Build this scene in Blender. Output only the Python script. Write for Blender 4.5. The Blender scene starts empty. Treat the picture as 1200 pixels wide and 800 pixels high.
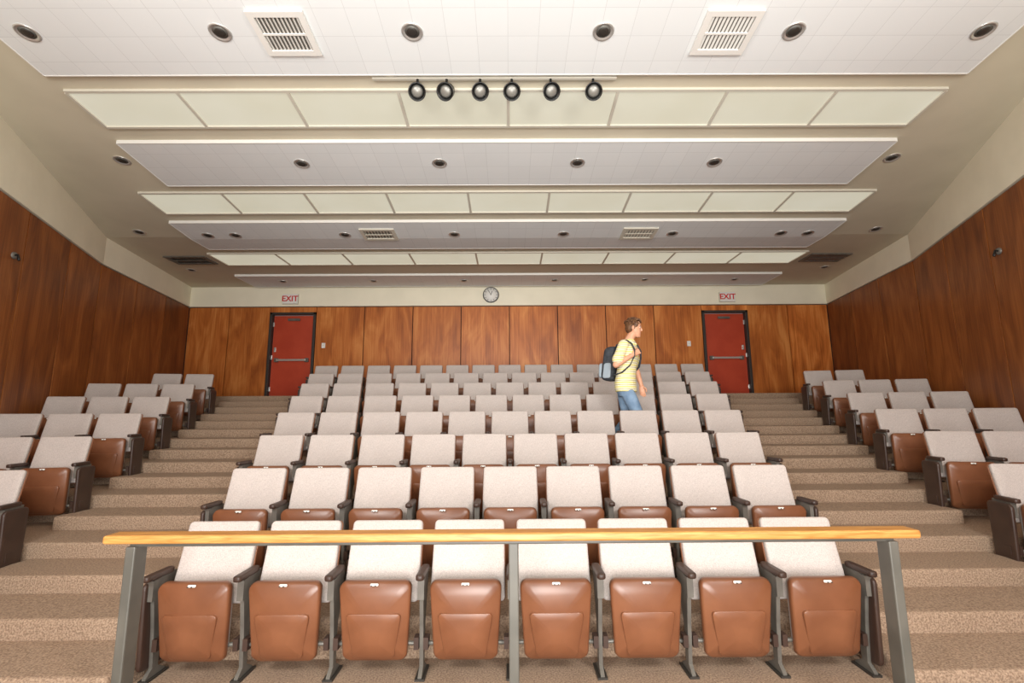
import bpy, bmesh, math, random
from mathutils import Vector, Matrix
random.seed(7)
S=bpy.context.scene
try:
    S.view_settings.view_transform='Standard'
    S.view_settings.look='None'
except Exception: pass
pi=math.pi
def lin(r,g,b):
    f=lambda c:(c/255/12.92) if c/255<=0.04045 else ((c/255+0.055)/1.055)**2.4
    return (f(r),f(g),f(b),1)
# ---------------------------------------------------------------- materials
def base(name,col,rough=.6,metal=0.0,spec=.5):
    m=bpy.data.materials.new(name); m.use_nodes=True
    b=m.node_tree.nodes['Principled BSDF']
    b.inputs['Base Color'].default_value=col
    b.inputs['Roughness'].default_value=rough
    b.inputs['Metallic'].default_value=metal
    b.inputs['Specular IOR Level'].default_value=spec
    return m,m.node_tree,b
def N(nt,t,**k):
    n=nt.nodes.new(t)
    for a,v in k.items(): setattr(n,a,v)
    return n
def noisy(name,c1,c2,scale,rough=.8,bump=0,detail=3,mapscale=(1,1,1),lo=.35,hi=.65,metal=0,spec=.5,dist=0):
    m,nt,b=base(name,c1,rough,metal,spec)
    tc=N(nt,'ShaderNodeTexCoord'); mp=N(nt,'ShaderNodeMapping'); mp.inputs['Scale'].default_value=mapscale
    no=N(nt,'ShaderNodeTexNoise'); no.inputs['Scale'].default_value=scale; no.inputs['Detail'].default_value=detail
    no.inputs['Distortion'].default_value=dist
    cr=N(nt,'ShaderNodeValToRGB'); cr.color_ramp.elements[0].position=lo; cr.color_ramp.elements[1].position=hi
    cr.color_ramp.elements[0].color=c1; cr.color_ramp.elements[1].color=c2
    L=nt.links.new
    L(tc.outputs['Object'],mp.inputs['Vector']); L(mp.outputs[0],no.inputs['Vector'])
    L(no.outputs['Fac'],cr.inputs[0]); L(cr.outputs[0],b.inputs['Base Color'])
    if bump:
        bp=N(nt,'ShaderNodeBump'); bp.inputs['Strength'].default_value=bump; bp.inputs['Distance'].default_value=.01
        L(no.outputs['Fac'],bp.inputs['Height']); L(bp.outputs[0],b.inputs['Normal'])
    return m
def wood_panel(name,dark,mid,light,rough=.42,vmin=.72,vmax=1.15):
    m,nt,b=base(name,mid,rough,0,.35); L=nt.links.new
    tc=N(nt,'ShaderNodeTexCoord'); geo=N(nt,'ShaderNodeNewGeometry')
    off=N(nt,'ShaderNodeCombineXYZ'); mul=N(nt,'ShaderNodeMath',operation='MULTIPLY'); mul.inputs[1].default_value=37.0
    L(geo.outputs['Random Per Island'],mul.inputs[0]); L(mul.outputs[0],off.inputs['X']); L(mul.outputs[0],off.inputs['Z'])
    add=N(nt,'ShaderNodeVectorMath',operation='ADD'); L(tc.outputs['Object'],add.inputs[0]); L(off.outputs[0],add.inputs[1])
    mp=N(nt,'ShaderNodeMapping'); mp.inputs['Scale'].default_value=(2.8,2.8,.8); L(add.outputs[0],mp.inputs['Vector'])
    n1=N(nt,'ShaderNodeTexNoise'); n1.inputs['Scale'].default_value=1.0; n1.inputs['Detail'].default_value=5; n1.inputs['Distortion'].default_value=1.1
    L(mp.outputs[0],n1.inputs['Vector'])
    mp2=N(nt,'ShaderNodeMapping'); mp2.inputs['Scale'].default_value=(38,38,1.0); L(add.outputs[0],mp2.inputs['Vector'])
    n2=N(nt,'ShaderNodeTexNoise'); n2.inputs['Scale'].default_value=1; n2.inputs['Detail'].default_value=4; L(mp2.outputs[0],n2.inputs['Vector'])
    mx=N(nt,'ShaderNodeMix',data_type='FLOAT'); mx.inputs['Factor'].default_value=.35
    L(n1.outputs['Fac'],mx.inputs['A']); L(n2.outputs['Fac'],mx.inputs['B'])
    cr=N(nt,'ShaderNodeValToRGB'); e=cr.color_ramp.elements; e[0].position=.34;e[0].color=dark;e[1].position=.66;e[1].color=light
    k=e.new(.5);k.color=mid
    L(mx.outputs['Result'],cr.inputs[0])
    mr=N(nt,'ShaderNodeMapRange'); mr.inputs['To Min'].default_value=vmin; mr.inputs['To Max'].default_value=vmax
    L(geo.outputs['Random Per Island'],mr.inputs['Value'])
    hs=N(nt,'ShaderNodeHueSaturation'); L(cr.outputs[0],hs.inputs['Color']); L(mr.outputs[0],hs.inputs['Value'])
    L(hs.outputs[0],b.inputs['Base Color'])
    return m
M={}
M['carpet']=noisy('carpet',lin(124,102,84),lin(170,146,124),90,.95,.5,4)
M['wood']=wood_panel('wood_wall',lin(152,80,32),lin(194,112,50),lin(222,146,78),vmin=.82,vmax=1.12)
M['woodside_shade']=wood_panel('wood_wall_side_shaded',lin(122,64,28),lin(158,90,40),lin(190,116,58),vmin=.6,vmax=1.15)  # wall wood darkened: dimmer light on the side walls put into its colour
M['seam'],_,_=base('wall_seam',lin(34,18,9),.8)
M['cream']=noisy('cream_paint',lin(232,227,206),lin(238,233,212),2,.8)
M['ceil']=noisy('ceiling_paint',lin(202,195,174),lin(210,203,182),1.2,.85)
M['fabric']=noisy('seat_fabric',lin(168,158,153),lin(190,180,175),170,.95,.25,3)
M['brown']=noisy('brown_plastic',lin(114,70,46),lin(124,78,52),6,.34)
M['dbrown']=noisy('dark_brown',lin(52,36,30),lin(62,44,36),6,.45)
M['metal']=noisy('grey_metal',lin(98,94,88),lin(114,110,103),8,.45,metal=.3)
M['dark'],_,_=base('dark_paint',lin(48,44,40),.5)
M['post']=noisy('post_paint',lin(78,76,70),lin(90,87,80),5,.45)
M['white'],_,_=base('white_plastic',lin(228,227,222),.5)
M['black'],_,_=base('black_metal',lin(22,22,22),.35)
M['chrome'],_,_=base('chrome',lin(200,198,194),.3,.6)
M['canmetal'],_,_=base('can_metal',lin(128,126,120),.35,.3)
M['red']=noisy('red_door_paint',lin(172,60,36),lin(182,68,42),3,.4)
M['oak']=noisy('oak_rail',lin(158,104,46),lin(196,142,78),5,.4,0,5,(1.2,14,14),.3,.7,dist=.8)
M['frame'],_,_=base('diffuser_frame',lin(206,202,188),.5)
m,nt,b=base('acoustic_tile',lin(222,224,226),.85)
tc=N(nt,'ShaderNodeTexCoord'); br=N(nt,'ShaderNodeTexBrick'); br.offset=0; br.squash=1
br.inputs['Scale'].default_value=1.0; br.inputs['Brick Width'].default_value=.305; br.inputs['Row Height'].default_value=.305
br.inputs['Mortar Size'].default_value=.0025; br.inputs['Color1'].default_value=lin(228,232,233); br.inputs['Color2'].default_value=lin(225,229,230)
br.inputs['Mortar'].default_value=lin(206,210,211)
nt.links.new(tc.outputs['Object'],br.inputs['Vector']); nt.links.new(br.outputs['Color'],b.inputs['Base Color']); M['tile']=m
m,nt,b=base('light_diffuser',lin(225,224,204),.5)
tc=N(nt,'ShaderNodeTexCoord'); no=N(nt,'ShaderNodeTexNoise'); no.inputs['Scale'].default_value=1.3
cr=N(nt,'ShaderNodeValToRGB'); cr.color_ramp.elements[0].color=lin(224,218,190); cr.color_ramp.elements[1].color=lin(244,241,222)
nt.links.new(tc.outputs['Object'],no.inputs['Vector']); nt.links.new(no.outputs['Fac'],cr.inputs[0]); nt.links.new(cr.outputs[0],b.inputs['Emission Color'])
b.inputs['Emission Strength'].default_value=.56; b.inputs['Base Color'].default_value=lin(150,148,136); M['diff']=m
M['skin']=noisy('skin',lin(206,150,120),lin(216,162,132),20,.55)
M['hair']=noisy('brown_hair',lin(74,46,28),lin(110,74,44),30,.6,.5)
M['jeans']=noisy('denim',lin(98,124,152),lin(128,152,178),9,.9,.2)
M['shoe'],_,_=base('shoe',lin(60,50,44),.7)
M['pack']=noisy('backpack_cloth',lin(44,48,54),lin(62,66,74),30,.8)
M['packl'],_,_=base('backpack_panel',lin(150,162,172),.7)
m,nt,b=base('striped_polo',lin(225,215,150),.9)
tc=N(nt,'ShaderNodeTexCoord'); wv=N(nt,'ShaderNodeTexWave'); wv.bands_direction='Z'; wv.inputs['Scale'].default_value=5.6; wv.inputs['Distortion'].default_value=.4
cr=N(nt,'ShaderNodeValToRGB'); e=cr.color_ramp.elements; e[0].position=.35;e[0].color=lin(226,214,140);e[1].position=.5;e[1].color=lin(236,233,216)
k=e.new(.88);k.color=lin(236,233,216);k=e.new(.95);k.color=lin(186,174,116)
nt.links.new(tc.outputs['Object'],wv.inputs['Vector']); nt.links.new(wv.outputs['Fac'],cr.inputs[0]); nt.links.new(cr.outputs[0],b.inputs['Base Color']); M['polo']=m
M['eye'],_,_=base('eye_white',lin(225,220,214),.3)
M['iris'],_,_=base('iris',lin(60,50,40),.3)
M['lip'],_,_=base('lip',lin(176,104,90),.5)
M['redsign'],_,_=base('sign_red',lin(200,40,36),.5)
# ---------------------------------------------------------------- mesh builder
class MB:
    def __init__(s): s.v=[];s.f=[];s.m=[];s.s=[];s.mats=[]
    def mi(s,k):
        if k not in s.mats: s.mats.append(k)
        return s.mats.index(k)
    def add(s,vs,fs,mat,smooth=False,T=None):
        o=len(s.v)
        for p in vs:
            p=Vector(p); s.v.append(T@p if T else p)
        k=s.mi(mat)
        for f in fs: s.f.append([i+o for i in f]); s.m.append(k); s.s.append(smooth)
    def box(s,c,d,mat,T=None):
        x,y,z=c;a,b,e=d[0]/2,d[1]/2,d[2]/2
        vs=[(x+i*a,y+j*b,z+k*e) for i in(-1,1) for j in(-1,1) for k in(-1,1)]
        s.add(vs,[(0,1,3,2),(4,6,7,5),(0,4,5,1),(2,3,7,6),(0,2,6,4),(1,5,7,3)],mat,False,T)
    def prism(s,pts,z0,z1,mat,T=None):
        n=len(pts); vs=[(p[0],p[1],z0) for p in pts]+[(p[0],p[1],z1) for p in pts]
        fs=[list(range(n))[::-1],list(range(n,2*n))]+[(i,(i+1)%n,n+(i+1)%n,n+i) for i in range(n)]
        s.add(vs,fs,mat,False,T)
    def loft(s,rings,mat,smooth=True,T=None,cap=True):
        n=len(rings[0]); vs=[p for r in rings for p in r]; fs=[]
        for k in range(len(rings)-1):
            for i in range(n):
                a=k*n+i;b=k*n+(i+1)%n; fs.append((a,b,b+n,a+n))
        if cap:
            fs.append(list(range(n))[::-1]); fs.append([ (len(rings)-1)*n+i for i in range(n)])
        s.add(vs,fs,mat,smooth,T)
    def lathe(s,prof,mat,T=None,n=20,smooth=True,cap=True):
        rings=[[(r*math.cos(2*pi*i/n),r*math.sin(2*pi*i/n),z) for i in range(n)] for r,z in prof]
        s.loft(rings,mat,smooth,T,cap)
    def ell(s,c,r,mat,T=None,n=14,k=9):
        rings=[]
        for j in range(k):
            t=-pi/2+pi*(j+.35)/(k-.3)
            rings.append([(c[0]+r[0]*math.cos(t)*math.cos(2*pi*i/n),c[1]+r[1]*math.cos(t)*math.sin(2*pi*i/n),c[2]+r[2]*math.sin(t)) for i in range(n)])
        s.loft(rings,mat,True,T)
    def tube(s,pts,rad,mat,n=12,T=None,up=None):
        pts=[Vector(p) for p in pts]; rings=[]; pa=None
        for i,p in enumerate(pts):
            d=(pts[min(i+1,len(pts)-1)]-pts[max(i-1,0)]).normalized()
            if pa is not None and up is None:
                a=(pa-d*pa.dot(d)).normalized()
            else:
                u=Vector(up or (0,0,1))
                if abs(d.dot(u))>.95: u=Vector((1,0,0)) if abs(d.x)<.9 else Vector((0,1,0))
                a=d.cross(u).normalized()
            pa=a; b=a.cross(d).normalized()
            r=rad[i]; ra,rb=(r,r) if not isinstance(r,tuple) else r
            rings.append([p+a*ra*math.cos(2*pi*j/n)+b*rb*math.sin(2*pi*j/n) for j in range(n)])
        e0=(pts[0]-pts[1]).normalized(); e1=(pts[-1]-pts[-2]).normalized()
        def shr(r,c,d,k,q): return [c+(x-c)*k+d*q for x in r]
        r0=rad[0] if not isinstance(rad[0],tuple) else min(rad[0]); r1=rad[-1] if not isinstance(rad[-1],tuple) else min(rad[-1])
        rings=[shr(rings[0],pts[0],e0,.45,r0*.8),shr(rings[0],pts[0],e0,.8,r0*.5)]+rings+[shr(rings[-1],pts[-1],e1,.8,r1*.5),shr(rings[-1],pts[-1],e1,.45,r1*.8)]
        s.loft(rings,mat,True,T)
    def pillow(s,wb,wt,h,r,t,b,mat,fn,n=5):
        def outline(ins):
            pts=[]
            rr=max(r-ins,.004)
            for cx,cz,a0 in((1,h-ins-rr,0),(-1,h-ins-rr,90),(-1,ins+rr,180),(1,ins+rr,270)):
                for i in range(n+1):
                    a=math.radians(a0+90*i/n)
                    z=cz+rr*math.sin(a); w=(wb+(wt-wb)*z/h)/2-ins-rr
                    pts.append((cx*w+rr*math.cos(a),z))
            return pts
        def sc(p,k): return [(x*k,h/2+(z-h/2)*k) for x,z in p]
        R=[]
        o=outline(b)
        for k in(.3,.7): R.append([fn(x,0,z) for x,z in sc(o,k)])
        for dep,ins in((0,b),(b*.3,b*.3),(b,0),(t-b,0),(t-b*.3,b*.3),(t,b)):
            R.append([fn(x,dep,z) for x,z in outline(ins)])
        for k in(.7,.3): R.append([fn(x,t,z) for x,z in sc(o,k)])
        s.loft(R,mat,True)
    def mesh(s,name):
        me=bpy.data.meshes.new(name); me.from_pydata([tuple(p) for p in s.v],[],s.f)
        for k in s.mats: me.materials.append(M[k])
        me.polygons.foreach_set('material_index',s.m); me.polygons.foreach_set('use_smooth',s.s)
        bm=bmesh.new(); bm.from_mesh(me); bmesh.ops.recalc_face_normals(bm,faces=bm.faces); bm.to_mesh(me); bm.free(); me.update()
        return me
    def obj(s,name,parent=None,loc=None,rot=None):
        return place(s.mesh(name),name,loc,rot,parent)
def place(me,name,loc=None,rot=None,parent=None):
    o=bpy.data.objects.new(name,me); S.collection.objects.link(o)
    if loc: o.location=loc
    if rot: o.rotation_euler=rot
    if parent: o.parent=parent
    return o
def bevel(o,w,seg=2):
    b=o.modifiers.new('bevel','BEVEL'); b.width=w; b.segments=seg; b.limit_method='ANGLE'; b.angle_limit=math.radians(40)
# ---------------------------------------------------------------- room numbers
EYE=1.58; YB=12.1
def C(y): return EYE+(3.36 if y>=8.6 else 4.22-.1*y)
WP=[(3.78,-.5),(6.12,5.18),(7.5,8.61),(8.17,YB)]
def wallx(y):
    for (x0,y0),(x1,y1) in zip(WP,WP[1:]):
        if y<=y1: return x0+(x1-x0)*(y-y0)/(y1-y0)
    return WP[-1][0]
TOP=4.41; RISE=.26; PITCH=.98; D1=3.49
d=lambda i:D1+PITCH*(i-1)
F=lambda i:D1+PITCH*(i-2)+.03
half=lambda i:2.24+.28*(i-1)
GAP=1.77; ANG=math.radians(12)
# floor
fl=MB()
fl.prism([(-4,-.5),(4,-.5),(WP[1][0]+.05,5.18),(WP[2][0]+.05,8.61),(WP[3][0],YB+.1),(-WP[3][0],YB+.1),(-WP[2][0]-.05,8.61),(-WP[1][0]-.05,5.18)],-.2,0,'carpet')
for i in range(2,10):
    z=RISE*(i-1); xo=half(i-1)+GAP-.03; y=F(i)
    sl=math.tan(ANG)*(1 if i<9 else 0)
    yy=y
    for _ in range(30):
        w=wallx(yy)+.02; yy=y-sl*(w-xo)
    right=[(xo,y),(w,yy)]+[(p[0]+.02,p[1]) for p in WP if p[1]>yy+.05]
    poly=right+[(-x,yv) for x,yv in reversed(right)]
    fl.prism(poly,z-RISE-.02,z,'carpet')
for i in range(1,9):
    z=RISE*(i-1); xi=half(i)+.07; xo=half(i)+GAP-.06; 
    for sg in(-1,1):
        fl.box((sg*(xi+xo)/2,(F(i)+.49+F(i+1)+.02)/2,z+.055),(xo-xi,F(i+1)+.02-F(i)-.49,.15),'carpet')
o=fl.obj('floor'); bevel(o,.026,3)
# side walls
def sidewall(sg,name):
    w=MB()
    for (x0,y0),(x1,y1) in zip(WP,WP[1:]):
        L=math.hypot(x1-x0,y1-y0); n=max(1,round(L/1.22)); a=Vector((x0,y0,0)); u=Vector((x1-x0,y1-y0,0))/L; nrm=Vector((u.y,-u.x,0))
        def quad(p,q,o0,o1,z0,z1,mat):
            pts=[p+nrm*o0,q+nrm*o0,q+nrm*o1,p+nrm*o1]
            w.prism([(sg*k.x,k.y) for k in pts],z0,z1,mat)
        quad(a,a+u*L,.03,.13,-.2,6.0,'seam')
        quad(a-u*.01,a+u*(L+.01),-.02,.05,TOP+.02,6.0,'cream')
        for k in range(n):
            quad(a+u*(L*k/n+.013),a+u*(L*(k+1)/n-.013),0,.04,-.1,TOP,'woodside_shade')
    return w.obj(name)
sidewall(-1,'wall_left'); sidewall(1,'wall_right')
# back wall
w=MB(); X3=WP[3][0]
DX0,DX1=4.93,6.1
DT=2.08+2.2
for a,b in((-X3-.1,-DX1),(-DX0,DX0),(DX1,X3+.1)):
    w.box(((a+b)/2,YB+.11,2.4),(b-a,.1,5.4),'seam')
for sg in(-1,1):
    w.box((sg*(DX0+DX1)/2,YB+.11,(DT+5.1)/2),(DX1-DX0,.1,5.1-DT),'seam')
    w.box((sg*(DX0+DX1)/2,YB+.03,(DT+TOP)/2),(DX1-DX0,.06,TOP-DT),'wood')
w.box((0,YB+.02,(TOP+5.1)/2+.01),(2*X3+.1,.1,5.1-TOP-.02),'cream')
ed=[k*DX0/4 for k in range(-4,5)]
for a,b in zip(ed,ed[1:]): w.box(((a+b)/2,YB+.04,(TOP+1.9)/2),(b-a-.022,.06,TOP-1.9),'wood')
for sg in(-1,1):
    e2=[DX1,DX1+(X3-DX1)/2,X3]
    for a,b in zip(e2,e2[1:]): w.box((sg*(a+b)/2,YB+.04,(TOP+1.9)/2),(b-a-.022,.06,TOP-1.9),'wood')
w.obj('wall_back')
# doors
def door(sg,name):
    w=MB(); cx=sg*(DX0+DX1)/2; W=DX1-DX0-.004
    for s2 in(-1,1): w.box((cx+s2*(W/2-.03),YB+.06,2.08+1.1),(.06,.16,2.196),'dark')
    w.box((cx,YB+.06,DT-.032),(W,.16,.056),'dark')
    w.box((cx,YB+.12,2.08+1.07),(W-.13,.045,2.12),'red')
    w.box((cx,YB+.05,2.08+.02),(W-.1,.14,.02),'metal')
    w.box((cx,YB+.04,2.08+.98),(W-.42,.035,.05),'chrome')
    for s2 in(-1,1): w.box((cx+s2*(W/2-.2),YB+.065,2.08+.98),(.09,.07,.1),'metal')
    w.box((cx-sg*(W/2-.14)*-1,YB+.09,2.08+1.25),(.05,.03,.12),'chrome')
    for zz in(.25,1.05,1.9): w.box((cx+sg*(W/2-.07),YB+.085,2.08+zz),(.03,.03,.11),'chrome')
    w.box((cx,YB+.08,2.08+2.02),(.3,.07,.06),'metal')
    o=w.obj(name); bevel(o,.005,2)
door(-1,'door_1'); door(1,'door_2')
# ceiling
c=MB()
def cx_(y): return wallx(y)+.12
ys=[-.5,5.18,8.6,YB+.15]
for y0,y1 in zip(ys,ys[1:]):
    vs=[]
    for y in(y0,y1):
        x=cx_(min(y,YB)); z=C(y)
        vs+=[(-x,y,z),(x,y,z),(x,y,z+.12),(-x,y,z+.12)]
    c.add(vs,[(0,1,5,4),(1,2,6,5),(2,3,7,6),(3,0,4,7),(0,3,2,1),(4,5,6,7)],'ceil')
c.obj('ceiling')
def cslab(mb,x0,x1,y0,y1,t0,t1,mat):
    seg=[y0]+([8.6] if y0<8.6<y1 else [])+[y1]
    vs=[];fs=[]
    for y in seg: vs+=[(x0,y,C(y)-t0),(x1,y,C(y)-t0),(x1,y,C(y)-t1),(x0,y,C(y)-t1)]
    for k in range(len(seg)-1):
        o=4*k
        for i in range(4): fs.append((o+i,o+(i+1)%4,o+4+(i+1)%4,o+4+i))
    fs+=[(3,2,1,0),(len(vs)-4,len(vs)-3,len(vs)-2,len(vs)-1)]
    mb.add(vs,fs,mat)
PANELS=[(3.2,4.75,5.03),(5.885,6.86,5.14),(8.0,9.15,5.9),(10.97,11.9,6.42)]
for y0,y1,h in PANELS:
    p=MB(); cslab(p,-h,h,y0,y1,.001,.045,'tile')
    for a,b_,e,f_ in((-h,h,y0-.012,y0),(-h,h,y1,y1+.012),(-h-.012,-h,y0,y1),(h,h+.012,y0,y1)): cslab(p,a,b_,e,f_,.001,.05,'white')
    p.obj('acoustic_ceiling_panel')
for y0,y1,h,n in((5.03,5.59,5.05,8),(7.12,7.71,5.77,9),(9.5,10.2,6.15,9)):
    p=MB(); bw=.035
    cslab(p,-h,h,y0-bw,y0,.001,.03,'frame'); cslab(p,-h,h,y1,y1+bw,.001,.03,'frame')
    for k in range(n+1):
        x=-h+2*h*k/n; cslab(p,x-bw/2,x+bw/2,y0,y1,.001,.03,'frame')
    for k in range(n):
        a=-h+2*h*k/n+bw/2; b_=-h+2*h*(k+1)/n-bw/2
        cslab(p,a,b_,y0,y1,.002,.012,'diff')
    p.obj('fluorescent_light_row')
def crot(y): return (-math.atan(.1) if y<8.6 else 0,0,0)
dl=MB()
dl.lathe([(.102,.0),(.106,-.004),(.100,-.012),(.088,-.012),(.082,-.006),(.055,-.001)],'chrome',n=28,cap=False)
dl.lathe([(.083,-.004),(.05,-.002),(.01,-.002)],'canmetal',n=28)
dl.lathe([(.052,-.002),(.048,-.010),(.03,-.014),(.01,-.015)],'dark',n=20)
dlm=dl.mesh('recessed_downlight')
def dlight(x,y,t): place(dlm,'recessed_downlight',(x,y,C(y)-t),crot(y))
for x in(.94,2.82,4.7):
    for s_ in(-1,1): dlight(s_*x,4.22,.045)
for x in(.97,2.9): 
    for s_ in(-1,1): dlight(s_*x,6.32,.045)
for s_ in(-1,1): dlight(s_*5.4,6.3,0); dlight(s_*6.72,8.4,0); dlight(s_*7.2,10.6,0)
for x in(1,3,5,5.5):
    for s_ in(-1,1): dlight(s_*x,8.45,.045)
for x in(1.1,3.3,5.5):
    for s_ in(-1,1): dlight(s_*x,11.4,.045)
def vent(name,x,y,W,D,t,mat='white',n=9):
    v=MB()
    fr=.06
    v.box((0,0,-.004),(W-.02,D-.02,.006),'metal')
    for s_ in(-1,1):
        v.box((s_*(W/2-fr/2),0,-.014),(fr,D,.026),mat); v.box((0,s_*(D/2-fr/2),-.014),(W-2*fr,fr,.026),mat)
    iw=W-2*fr
    for k in range(n):
        xx=-iw/2+iw*(k+.5)/n
        T=Matrix.Translation((xx,0,-.014))@Matrix.Rotation(math.radians(30),4,'Y')
        v.box((0,0,0),(iw/n*.6,D-2*fr,.004),mat,T)
    v.box((0,0,-.02),(iw,.02,.012),mat)
    v.obj(name,loc=(x,y,C(y)-t),rot=crot(y))
for s_ in(-1,1):
    vent('ceiling_air_vent',s_*2.17-.02,4.23,.54,.5,.045,'white',11)
    vent('ceiling_air_vent',s_*2.37,8.42,.62,.42,.045,'frame')
    vent('ceiling_return_grille',s_*6.75,9.9,.85,.5,0,'metal')
# track light
tr=bpy.data.objects.new('track_light',None); S.collection.objects.link(tr)
t=MB(); ty=4.83
t.box((-.15,ty,C(ty)-.022),(2.7,.035,.03),'frame')
for x in(-1.3,-.15,1.0): t.box((x,ty,C(ty)-.007),(.08,.06,.012),'frame')
t.obj('track_rail',tr)
for x,ax in((-1.0,.1),(-.68,-.15),(-.31,.1),(.04,.0),(.47,.1),(.94,-.1)):
    q=MB(); p=Vector((x,ty,C(ty)-.03))
    q.tube([p,p-Vector((0,0,.09))],[.014,.014],'black')
    dirv=Vector((ax,-.75,-.65)).normalized(); T=Matrix.Translation(p-Vector((0,0,.15)))@dirv.to_track_quat('Z','Y').to_matrix().to_4x4()
    q.lathe([(.03,-.12),(.06,-.11),(.078,-.07),(.085,.0),(.092,.05),(.095,.065),(.084,.065),(.074,.02)],'black',T,24,cap=True)
    q.lathe([(.07,.03),(.045,.045),(.01,.05)],'canmetal',T,20)
    q.obj('spot_head',tr)
def text(s,size,loc,mat,par,ext=.004):
    cu=bpy.data.curves.new('letters','FONT'); cu.body=s; cu.size=size; cu.extrude=ext; cu.align_x='CENTER'; cu.align_y='CENTER'; cu.offset=.004
    cu.materials.append(M[mat]); o=bpy.data.objects.new('letters',cu); S.collection.objects.link(o); o.location=loc; o.rotation_euler=(pi/2,0,0); o.parent=par
for s_ in(-1,1):
    e=bpy.data.objects.new('exit_sign',None); S.collection.objects.link(e); e.location=(s_*5.58,YB-.065,EYE+3.03)
    b_=MB(); b_.box((0,0,0),(.38,.06,.24),'white'); b_.box((0,.01,0),(.4,.04,.26),'frame'); b_.obj('sign_box',e)
    text('EXIT',.2,(0,-.032,0),'redsign',e)
e=bpy.data.objects.new('wall_clock',None); S.collection.objects.link(e); e.location=(-.47,YB-.035,EYE+3.12)
R=Matrix.Rotation(pi/2,4,'X'); b_=MB()
b_.lathe([(.19,-.0),(.205,0),(.205,.03),(.19,.04),(.18,.03)],'black',R,40)
b_.lathe([(.183,.0),(.183,.033),(.01,.0335)],'white',R,40)
for k in range(12):
    T=R@Matrix.Rotation(k*pi/6,4,'Z')@Matrix.Translation((0,.155,.036)); b_.box((0,0,0),(.012,.03,.004),'black',T)
for a,l,ww in((-.35,.11,.014),(.55,.15,.01)):
    T=R@Matrix.Rotation(a,4,'Z')@Matrix.Translation((0,l/2-.01,.039)); b_.box((0,0,0),(ww,l,.004),'black',T)
b_.obj('clock_body',e)
for x,z,nm in((-4.7,3.42,'light_switch_plate'),(4.55,3.42,'light_switch_plate'),(-.4,2.5,'wall_outlet')):
    b_=MB(); b_.box((0,0,0),(.09,.016,.13),'white'); b_.box((0,-.01,0),(.02,.012,.04),'frame'); b_.obj(nm,loc=(x,YB,z))
for sg in(-1,1):
    b_=MB(); b_.lathe([(.045,-.01),(.045,.012),(.02,.016)],'metal',Matrix.Rotation(-pi/2*sg,4,'Y')); b_.tube([(0,0,0),(-sg*.05,0,.01),(-sg*.07,0,-.06)],[.012,.012,.018],'black')
    b_.obj('wall_hook_bracket',loc=(sg*(wallx(6.1)-.015),6.1,3.72))
# ---------------------------------------------------------------- chair
def chair_mesh(left,right,name):
    b=MB()
    tb=math.atan2(.15,.48)
    ct,st=math.cos(tb),math.sin(tb)
    def fb(x,dep,z):
        bow=.018*(1-(x/.25)**2)
        y=dep+bow; return (x,-.165+z*st+y*ct,.42+z*ct-y*st)
    b.pillow(.485,.475,.5,.028,.05,.016,'fabric',fb)
    b.pillow(.495,.485,.505,.033,.02,.008,'brown',lambda x,dep,z:fb(x,dep+.04,z-.002))
    def fp(x,dep,z):
        y=-.045*(1-(x/.24)**2)*.6+dep
        q=z/.48
        curl=.055*max(0,(.3-q)/.3)**2+.02*max(0,(q-.8)/.2)**2
        return (x,-.27-.03*q+y+curl,.105+z)
    b.pillow(.39,.45,.48,.05,.055,.014,'brown',fp)
    b.pillow(.25,.34,.27,.03,.022,.006,'brown',lambda x,dep,z:fp(x,dep-.011,z+.03))
    b.pillow(.37,.42,.44,.05,.07,.025,'fabric',lambda x,dep,z:fp(x,dep+.04,z+.03))
    b.pillow(.05,.05,.014,.006,.006,.002,'white',lambda x,dep,z:fp(x,dep-.004,z+.46))
    for sx in(-.012,.012): b.box((sx,-.335,.572),(.008,.004,.006),'dark')
    b.tube([(-.26,-.19,.19),(.26,-.19,.19)],[.013,.013],'metal',8)
    def std(x,end):
        pts=[(-.25,0),(-.08,0),(-.08,.02),(-.15,.06),(-.15,.28),(-.09,.46),(-.05,.6),(-.26,.6),(-.25,.5),(-.22,.3),(-.20,.06),(-.25,.02)]
        T=Matrix.Translation((x,0,0))@Matrix(((0,0,1,0),(1,0,0,0),(0,1,0,0),(0,0,0,1)))
        b.prism(pts,-.012,.012,'metal',T)
        b.box((x,-.165,.006),(.06,.19,.012),'dark')
        b.pillow(.052,.05,.25,.02,.036,.01,'dbrown',lambda X,dep,z:(x+X,-.335+z,.595+dep))
        for s2 in(-1,1): b.box((x+s2*.03,-.2,.2),(.03,.06,.07),'dbrown')
        b.box((x,-.25,.53),(.04,.05,.12),'metal')
        if end:
            b.pillow(.24,.28,.52,.04,.03,.01,'dbrown',lambda X,dep,z:(x+end*(.010+dep),-.16+X,.06+z))
    if left: std(-.28,-1 if left==2 else 0)
    if right: std(.28,1 if right==2 else 0)
    return b.mesh(name)
cA=chair_mesh(1,0,'chair_mid'); cB=chair_mesh(1,2,'chair_end_r'); cC=chair_mesh(2,0,'chair_end_l')
for i in range(1,9):
    n=7+i
    for k in range(n):
        x=(k-(n-1)/2)*.56
        place(cC if k==0 else cB if k==n-1 else cA,'auditorium_chair',(x,d(i),RISE*(i-1)))
for i,n in((1,2),(2,2),(3,2),(4,3),(5,3),(6,3),(7,2)):
    for sg in(-1,1):
        sx=half(i)+GAP-(.08 if i==4 else .02)
        for k in range(n):
            q=.55*(k+.52)
            x=sg*(sx+q*math.cos(ANG)); y=d(i)-q*math.sin(ANG)
            if sg<0: me=cB if k==0 else cA
            else: me=cC if k==0 else cA
            place(me,'auditorium_chair',(x,y,RISE*(i-1)),(0,0,-sg*ANG))
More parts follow.
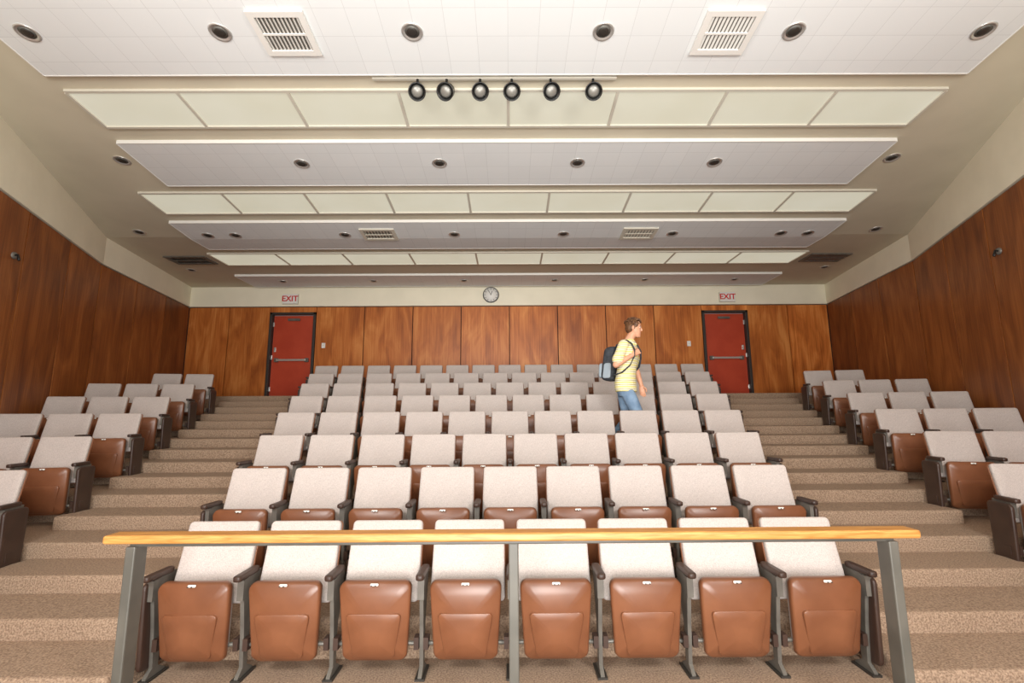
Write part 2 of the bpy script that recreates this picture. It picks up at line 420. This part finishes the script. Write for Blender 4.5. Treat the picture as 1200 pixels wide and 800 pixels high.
# ---------------------------------------------------------------- railing
r=bpy.data.objects.new('wooden_top_railing',None); S.collection.objects.link(r); r.location=(.015,0,0)
b_=MB(); b_.box((0,2.62,.985),(4.14,.11,.042),'oak'); o=b_.obj('cap_rail',r); bevel(o,.012,3)
b_=MB()
b_.box((0,2.62,.955),(3.9,.05,.02),'post')
for x in(-1.93,0,1.93): b_.box((x,2.62,.475),(.05,.09 if x else .05,.95),'post'); b_.box((x,2.62,.006),(.12,.16,.012),'post')
o=b_.obj('posts',r); bevel(o,.006,2)
# ---------------------------------------------------------------- person
P=bpy.data.objects.new('walking_student',None); S.collection.objects.link(P)
P.location=(1.6,6.72,1.04); P.scale=(1.06,1.06,1.06)
def remesh(o,v,sm=4):
    m_=o.modifiers.new('r','REMESH'); m_.mode='VOXEL'; m_.voxel_size=v; m_.use_smooth_shade=True
    k=o.modifiers.new('s','SMOOTH'); k.iterations=sm; k.factor=.5
th=math.radians(-35); fv=Vector((math.cos(th),math.sin(th),0)); lv=Vector((-math.sin(th),math.cos(th),0))
def T(f,l,z):
    lean=max(0,(z-.9))*.12
    return Vector((lean,0,z))+fv*f+lv*l
def ring(f,z,a,bb,ang=None,n=20):
    return [T(f+a*math.cos(2*pi*i/n),bb*math.sin(2*pi*i/n),z) for i in range(n)]
b_=MB()
b_.loft([ring(.015,.84,.132,.176),ring(.01,.87,.137,.182),ring(0,.95,.134,.18),ring(0,1.05,.124,.168),ring(.005,1.15,.118,.163),ring(.01,1.27,.126,.18),ring(.01,1.37,.122,.195),ring(.0,1.43,.108,.19),ring(-.005,1.475,.08,.14),ring(0,1.505,.06,.075)],'polo')
b_.lathe([(.068,0),(.078,.028),(.064,.04)],'polo',Matrix.Translation(T(.01,0,1.49)))
for s_ in(-1,1): b_.tube([T(.0,s_*.075,1.52),T(.06,s_*.06,1.505),T(.10,s_*.035,1.46)],[(.02,.008),(.024,.008),(.012,.007)],'polo',10,up=(.3,.1,1))
sR=T(0,-.175,1.425); eR=T(-.04,-.27,1.17); hR=T(.13,-.12,1.31)
sL=T(0,.175,1.425); eL=T(.03,.255,1.16); wL=T(.12,.27,.93)
for s0,e0 in((sR,eR),(sL,eL)):
    m0=s0.lerp(e0,.4); m1=s0.lerp(e0,.74)
    b_.tube([s0-(e0-s0)*.08,m0,m1],[.07,.067,.075],'polo',14)
o=b_.obj('polo_shirt',P); remesh(o,.008,4)
b_=MB()
ha=math.radians(-14); hc=T(.055,0,1.675)
HT=Matrix.Translation(hc)@Matrix.Rotation(ha,4,'Z')@Matrix.Rotation(math.radians(6),4,'Y')
hr=[(-.118,.062,.018,.02),(-.11,.055,.035,.034),(-.085,.04,.055,.05),(-.055,.025,.07,.06),(-.02,.008,.088,.068),(.02,.0,.096,.075),(.06,-.004,.097,.078),(.09,-.008,.085,.068),(.11,-.012,.055,.045),(.12,-.015,.02,.018)]
b_.loft([[(cx+a*math.cos(2*pi*i/20),bb*math.sin(2*pi*i/20),z) for i in range(20)] for z,cx,a,bb in hr],'skin',T=HT)
b_.tube([(.088,0,.022),(.100,0,.0),(.107,0,-.02)],[.008,.0095,.0125],'skin',10,HT)
b_.tube([(.078,-.045,.034),(.093,0,.036),(.078,.045,.034)],[.008,.009,.008],'skin',8,HT)
b_.tube([(.082,-.022,-.055),(.094,0,-.054),(.082,.022,-.055)],[.006,.009,.006],'skin',8,HT)
b_.ell((.075,0,-.098),(.022,.024,.018),'skin',HT)
for s_ in(-1,1): b_.ell((-.006,s_*.078,-.004),(.018,.01,.031),'skin',HT)
b_.tube([T(-.01,0,1.45),T(.005,0,1.53),hc+Vector((-.015,0,-.07))],[.062,.056,.054],'skin',16)
def hand(w,dirv,palmn,side,curl):
    dirv=dirv.normalized(); side=side.normalized(); palmn=palmn.normalized()
    b_.tube([w,w+dirv*.03,w+dirv*.085],[(.03,.02),(.04,.017),(.04,.014)],'skin',12,up=palmn)
    for k,L in enumerate((.074,.082,.076,.06)):
        off=side*(.031-.0207*k); p=w+dirv*.082+off; pts=[p]; a=curl*.5
        for q,seg in enumerate((.42,.32,.26)):
            a+=curl*(.9 if q else .3)
            dd=dirv*math.cos(a)+palmn*math.sin(a); p=p+dd*L*seg; pts.append(p)
        b_.tube(pts,[.0098,.009,.0083,.0072],'skin',8)
    t0=w+dirv*.025+side*.03; t1=t0+(dirv*.6+side*.7+palmn*.35).normalized()*.038; t2=t1+(dirv*.8+side*.1+palmn*.6).normalized()*.03; t3=t2+(dirv*.8-side*.1+palmn*.6).normalized()*.022
    b_.tube([t0,t1,t2,t3],[.014,.0115,.01,.008],'skin',8)
def arm(s0,e0,w0):
    b_.tube([s0,s0.lerp(e0,.5),e0],[.052,.046,.04],'skin',14)
    b_.tube([e0,e0.lerp(w0,.3),e0.lerp(w0,.75),w0],[.041,.042,.031,.027],'skin',14)
arm(sR,eR,hR); arm(sL,eL,wL)
dR=(hR-eR).normalized()
hand(hR,dR,(lv*.8+Vector((0,0,.3))-fv*.9),Vector((0,0,1)).cross(dR)*.2+Vector((0,0,.9))-dR*dR.z*.9,1.1)
hand(wL,Vector((.12,-.05,-1)),-lv*.8+fv*.3,fv,.32)
o=b_.obj('head_and_arms',P); remesh(o,.0042,3)
b_=MB()
for s_ in(-1,1):
    b_.ell((.0795,s_*.031,.012),(.0115,.0125,.0078),'eye',HT); b_.ell((.0885,s_*.031,.012),(.0035,.0055,.0055),'iris',HT)
    b_.tube([(.088,s_*.016,.036),(.089,s_*.032,.041),(.076,s_*.05,.036)],[.004,.005,.003],'hair',6,HT)
b_.tube([(.086,-.02,-.056),(.1,0,-.056),(.086,.02,-.056)],[.003,.005,.003],'lip',6,HT)
b_.obj('face_details',P)
b_=MB()
b_.ell((-.02,0,.058),(.098,.088,.083),'hair',HT,18,12); b_.ell((-.045,0,.0),(.066,.079,.075),'hair',HT,16,10)
for s_ in(-1,1): b_.ell((.02,s_*.07,.045),(.04,.016,.04),'hair',HT); b_.ell((.012,s_*.075,.012),(.012,.008,.03),'hair',HT)
rr=random.Random(3)
for k in range(90):
    a=rr.uniform(0,2*pi); e=rr.uniform(.0,1.45)
    n_=Vector((math.cos(a)*math.cos(e),math.sin(a)*math.cos(e),math.sin(e)))
    p=Vector((-.02+n_.x*.095,n_.y*.085,.055+n_.z*.08))
    if p.x>.05 and p.z<.085: continue
    tng=(Vector((.35,rr.uniform(-.5,.5),-.25))+n_*.55).normalized()
    b_.tube([p-n_*.01,p+tng*.018,p+tng*.034+Vector((0,0,-.006))],[.013,.011,.005],'hair',6,HT)
for k in range(9):
    y=-.055+.014*k; b_.tube([(.03,y,.12),(.07,y*1.05,.115),(.094,y*1.0+.006,.085+.006*(k%3))],[.014,.012,.006],'hair',6,HT)
o=b_.obj('hair',P); remesh(o,.005,1)
b_=MB()
def jr(z,a,bb,x=0): return [Vector((x+a*math.cos(2*pi*i/20)*math.cos(th/2)-bb*math.sin(2*pi*i/20)*math.sin(th/2),a*math.cos(2*pi*i/20)*math.sin(th/2)+bb*math.sin(2*pi*i/20)*math.cos(th/2),z)) for i in range(20)]
b_.loft([jr(.78,.09,.14),jr(.84,.112,.16),jr(.9,.112,.16),jr(.97,.106,.152),jr(1.0,.1,.145)],'jeans')
kR=Vector((.15,-.1,.50)); aR=Vector((.17,-.1,.10)); kL=Vector((.04,.09,.49)); aL=Vector((-.23,.09,.15))
hipR=Vector((.0,-.078,.85)); hipL=Vector((0,.078,.85))
for h_,k_,a_ in((hipR,kR,aR),(hipL,kL,aL)):
    b_.tube([h_,h_.lerp(k_,.35),h_.lerp(k_,.8),k_,k_.lerp(a_,.35),k_.lerp(a_,.8),a_],[.088,.09,.076,.07,.069,.062,.064],'jeans',16)
o=b_.obj('jeans',P); remesh(o,.008,4)
b_=MB()
def shoe(a_,pit):
    Tm=Matrix.Translation(a_)@Matrix.Rotation(pit,4,'Y')
    rings=[]
    for x,w_,h0 in((-.075,.026,.05),(-.06,.038,.085),(0,.042,.09),(.06,.044,.065),(.12,.05,.05),(.17,.044,.04),(.19,.024,.028)):
        rings.append([(x,w_*math.cos(2*pi*i/14),-.095+h0/2+h0/2*math.sin(2*pi*i/14)) for i in range(14)])
    b_.loft(rings,'shoe',T=Tm); b_.tube([(0,0,-.06),(0,0,.02)],[.045,.042],'shoe',12,Tm)
shoe(aR+Vector((0,0,-.005)),0); shoe(aL+Vector((0,0,.0)),math.radians(22))
o=b_.obj('shoes',P); remesh(o,.006,2)
b_=MB()
def bp(x,dep,z): return T(-.125-dep-.02*math.sin(pi*z/.46),x,.99+z)
b_.pillow(.30,.25,.46,.08,.17,.05,'pack',bp)
b_.pillow(.24,.22,.2,.04,.05,.02,'packl',lambda x,dep,z:bp(x,dep+.16,z+.04))
for s_ in(-1,1): b_.pillow(.11,.1,.2,.03,.03,.012,'packl',lambda x,dep,z:T(-.21+x,s_*(.13+dep),1.02+z))
b_.tube([T(-.16,-.03,1.44),T(-.16,-.02,1.475),T(-.16,.02,1.475),T(-.16,.03,1.44)],[.007]*4,'pack',8)
for s_ in(-1,1):
    b_.tube([T(-.14,s_*.085,1.42),T(-.06,s_*.095,1.50),T(.02,s_*.1,1.505),T(.09,s_*.108,1.455),T(.135,s_*.115,1.37),T(.14,s_*.12,1.28),T(.11,s_*.155,1.17),T(.02,s_*.185,1.08),T(-.12,s_*.14,1.05)],[(.028,.01)]*6+[(.016,.007)]*3,'pack',10,up=(0.2,0.1,1))
b_.obj('backpack',P)
# ---------------------------------------------------------------- lights
wd=bpy.data.worlds.new('World'); S.world=wd; wd.use_nodes=True
wd.node_tree.nodes['Background'].inputs[0].default_value=(1,.99,.96,1); wd.node_tree.nodes['Background'].inputs[1].default_value=.42
def area(name,loc,target,size,e,col=(1,.985,.95)):
    l=bpy.data.lights.new(name,'AREA'); l.energy=e; l.size=size; l.color=col; o=bpy.data.objects.new(name,l); S.collection.objects.link(o)
    o.location=loc; o.rotation_euler=(Vector(target)-Vector(loc)).to_track_quat('-Z','Y').to_euler()
area('strobe_light',(-2.4,-.9,3.4),(-2.2,9,4.0),1.2,220)
area('strobe_light',(2.4,-.9,3.4),(2.2,9,4.0),1.2,220)
area('bounce_strobe_light',(0,-1.2,1.2),(0,7,5.2),2.0,320)
l=bpy.data.lights.new('added_front_fill','SUN'); l.energy=.85; l.angle=math.radians(36); l.color=(1,.98,.94)  # added fill through the open front to even out falloff; no real sun
o=bpy.data.objects.new('added_front_fill',l); S.collection.objects.link(o); o.location=(0,-4,4); o.rotation_euler=(Vector((0,1,.07))).to_track_quat('-Z','Y').to_euler()
# camera
cam=bpy.data.cameras.new('camera'); co=bpy.data.objects.new('camera',cam); S.collection.objects.link(co); S.camera=co
cam.sensor_width=36; cam.lens=17.0; cam.clip_start=.05
co.matrix_world=Matrix.Translation((0,0,EYE))@Matrix.Rotation(math.radians(-.3),4,'Z')@Matrix.Rotation(math.radians(99),4,'X')@Matrix.Rotation(math.radians(-.35),4,'Z')
